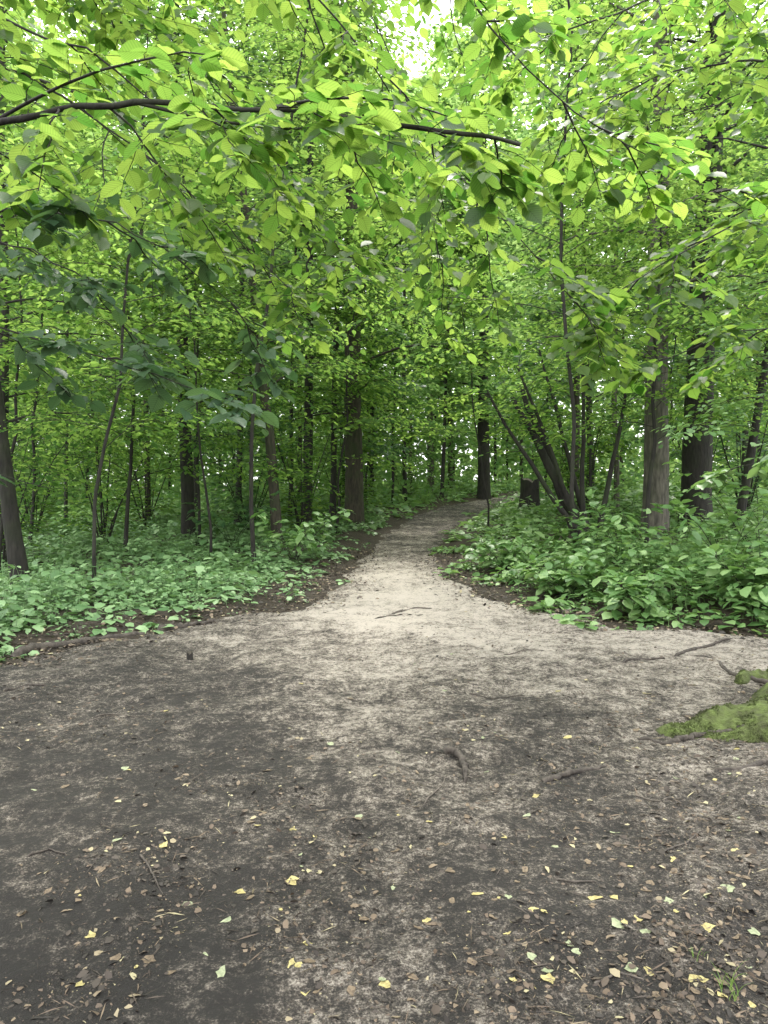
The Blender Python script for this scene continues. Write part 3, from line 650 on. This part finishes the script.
for i, (px, py_) in enumerate(spots):
    g_ = gp(px, py_); x, y = g_; k = ('yellow' if rf.random() < .65 else 'pale') if i < 28 else rf.choice(['pale', 'brownleaf', 'brownleaf', 'brownleaf', 'brownleaf', 'yellow'])
    o = bpy.data.objects.new('fallen_leaf', rf.choice(LM[k])); col.objects.link(o)
    s_ = rf.uniform(.014, .045)**1 if i > 45 else rf.uniform(.032, .062)
    o.location = (x, y, float(PZ(x, y))+.001); o.rotation_euler = (rf.uniform(-.22, .22), rf.uniform(-.22, .22), rf.uniform(0, 6.28)); o.scale = (s_, s_, s_*.5)
    z1 = 'left' if px < 256 else ('middle' if px < 512 else 'right'); z2 = 'near' if py_ > 880 else ('central' if py_ > 760 else 'upper')
    tag(o, f'{CN[k]} fallen leaf on the soil in the {z2} {z1} part of the path', 'leaf', f'{CN[k]} leaves fallen on the {z2} {z1} path')
r = np.random.default_rng(55)
n_ = 190000; y = 1.6+7.5*r.random(n_)**1.3; x = r.uniform(-.62, .62, n_)*(y+1)
pr = .18+.85*ss(.1, 1.3, x/y*1.6+.2)+.9*vn(x, y, .8, 4)+.9*vn(x, y, .22, 2); kp = (r.random(n_) < pr) & (x < XR(y)) & (x > XL(y)); kp &= r.random(n_) < 1.4-.17*y
x, y = x[kp], y[kp]
P = np.stack([x, y, PZ(x, y)+.001], -1); D = r.normal(size=P.shape)*[1, 1, .22]; Nn = UP+r.normal(size=P.shape)*.45
h1 = len(P)*4//5
V, F_, uv = leaves(P[:h1], D[:h1], Nn[:h1], .004+.036*r.random(h1)**5.5, MID)
V += (r.random(V.shape)-.5)*[.006, .006, .002]
V2, F2, uv = leaves(P[h1:]+[0, 0, .003], D[h1:]*[1, 1, .5], Nn[h1:], .012+.08*r.random(len(P)-h1)**3, SLIV)
tag(link('leaf_litter', mesh('leaf_litter', [V, V2], [F_, F2+len(V)]), M['litter']), 'brown crumbs and bits of old leaves scattered over the soil', 'leaf litter', kind='stuff')
n_ = 9000; y = 6+10*r.random(n_)**1.4; sd = r.random(n_) < .5; off_ = r.normal(size=n_)*.35
x = np.where(sd, XL(y)-off_, XR(y)+off_); P = np.stack([x, y, H(x, y)+.015+micro(x, y)], -1); D = r.normal(size=P.shape)*[1, 1, .2]
V, F_, uv = leaves(P, D, UP+r.normal(size=P.shape)*.35, .02+.05*r.random(n_)**2, MID)
tag(link('leaf_litter', mesh('leaf_litter', V, [F_]), M['litter']), 'old brown leaves gathered along both edges of the path', 'leaf litter', kind='stuff')
def tuft(label, px, py_, n_, h, seed):
    r = np.random.default_rng(seed); c = gp(px, py_); base = np.array([c[0], c[1], float(PZ(*c))-.01])
    az = r.random(n_)*6.28; s = np.linspace(0, 1, 6); hh = h*(.5+.7*r.random(n_)); b = (r.random((n_, 2))-.5)*.06
    P = np.stack([b[:, 0:1]+np.cos(az)[:, None]*hh[:, None]*.5*s**2, b[:, 1:2]+np.sin(az)[:, None]*hh[:, None]*.5*s**2, hh[:, None]*(s-.25*s**3)], -1)
    V, Q = tubes(P, np.full((n_, 1), .0016)*(1.05-s)[None], 3); tag(link('grass_tuft', mesh('grass_tuft', V, [Q]), M['grass'], None, base), label, 'grass')
tuft('thin grass tuft in the bottom right corner of the path', 742, 1012, 14, .12, 1)
tuft('small grass sprig right of the bottom right leaves', 705, 975, 6, .07, 2)

# ------------------------------------------------------------------ light, world, camera
w = bpy.data.worlds.new('World'); sc.world = w; w.use_nodes = True; nt = w.node_tree; nt.nodes.clear()
SE, SA = math.radians(60), math.radians(12)
sky = N(nt, 'ShaderNodeTexSky', sky_type='NISHITA'); sky.sun_disc = False; sky.sun_elevation = SE; sky.sun_rotation = SA
bg = N(nt, 'ShaderNodeBackground'); bg.inputs[1].default_value = .15
tc = N(nt, 'ShaderNodeTexCoord'); cn = N(nt, 'ShaderNodeTexNoise'); cn.inputs['Scale'].default_value = 2.5; cn.inputs['Detail'].default_value = 5; nt.links.new(tc.outputs['Generated'], cn.inputs[0])
cr_ = ramp(nt, [(.3, (.8,)*3), (.6, (.98,)*3)]); nt.links.new(cn.outputs[0], cr_.inputs[0])
sx = N(nt, 'ShaderNodeSeparateXYZ'); nt.links.new(tc.outputs['Generated'], sx.inputs[0])
zr = N(nt, 'ShaderNodeMapRange'); nt.links.new(sx.outputs[2], zr.inputs[0])
for i, v in zip((1, 2, 3, 4), (0, 1, 15, 41)): zr.inputs[i].default_value = v
mx = N(nt, 'ShaderNodeMix', data_type='RGBA'); nt.links.new(zr.outputs[0], mx.inputs[7])
nt.links.new(cr_.outputs[0], mx.inputs[0]); nt.links.new(sky.outputs[0], mx.inputs[6]); nt.links.new(mx.outputs[2], bg.inputs[0])
wo = N(nt, 'ShaderNodeOutputWorld'); nt.links.new(bg.outputs[0], wo.inputs[0])
sl = bpy.data.lights.new('sun', 'SUN'); sl.energy = 5; sl.angle = math.radians(10); sl.color = (1, .95, .86)
so = bpy.data.objects.new('sun', sl); col.objects.link(so)
sd_ = Vector((math.sin(SA)*math.cos(SE), math.cos(SA)*math.cos(SE), math.sin(SE))); so.rotation_euler = (-sd_).to_track_quat('-Z', 'Y').to_euler()
cd = bpy.data.cameras.new('camera'); cam = bpy.data.objects.new('camera', cd); col.objects.link(cam)
cam.location = (0, 0, CAMZ); cam.rotation_euler = (math.pi/2-PITCH, 0, 0)
cd.sensor_fit = 'VERTICAL'; cd.sensor_height = 36; cd.lens = 26; cd.clip_start = .05; cd.clip_end = 1000
sc.camera = cam
sc.view_settings.view_transform = 'Standard'; sc.view_settings.look = 'None'; sc.view_settings.exposure = 0; sc.view_settings.gamma = 1
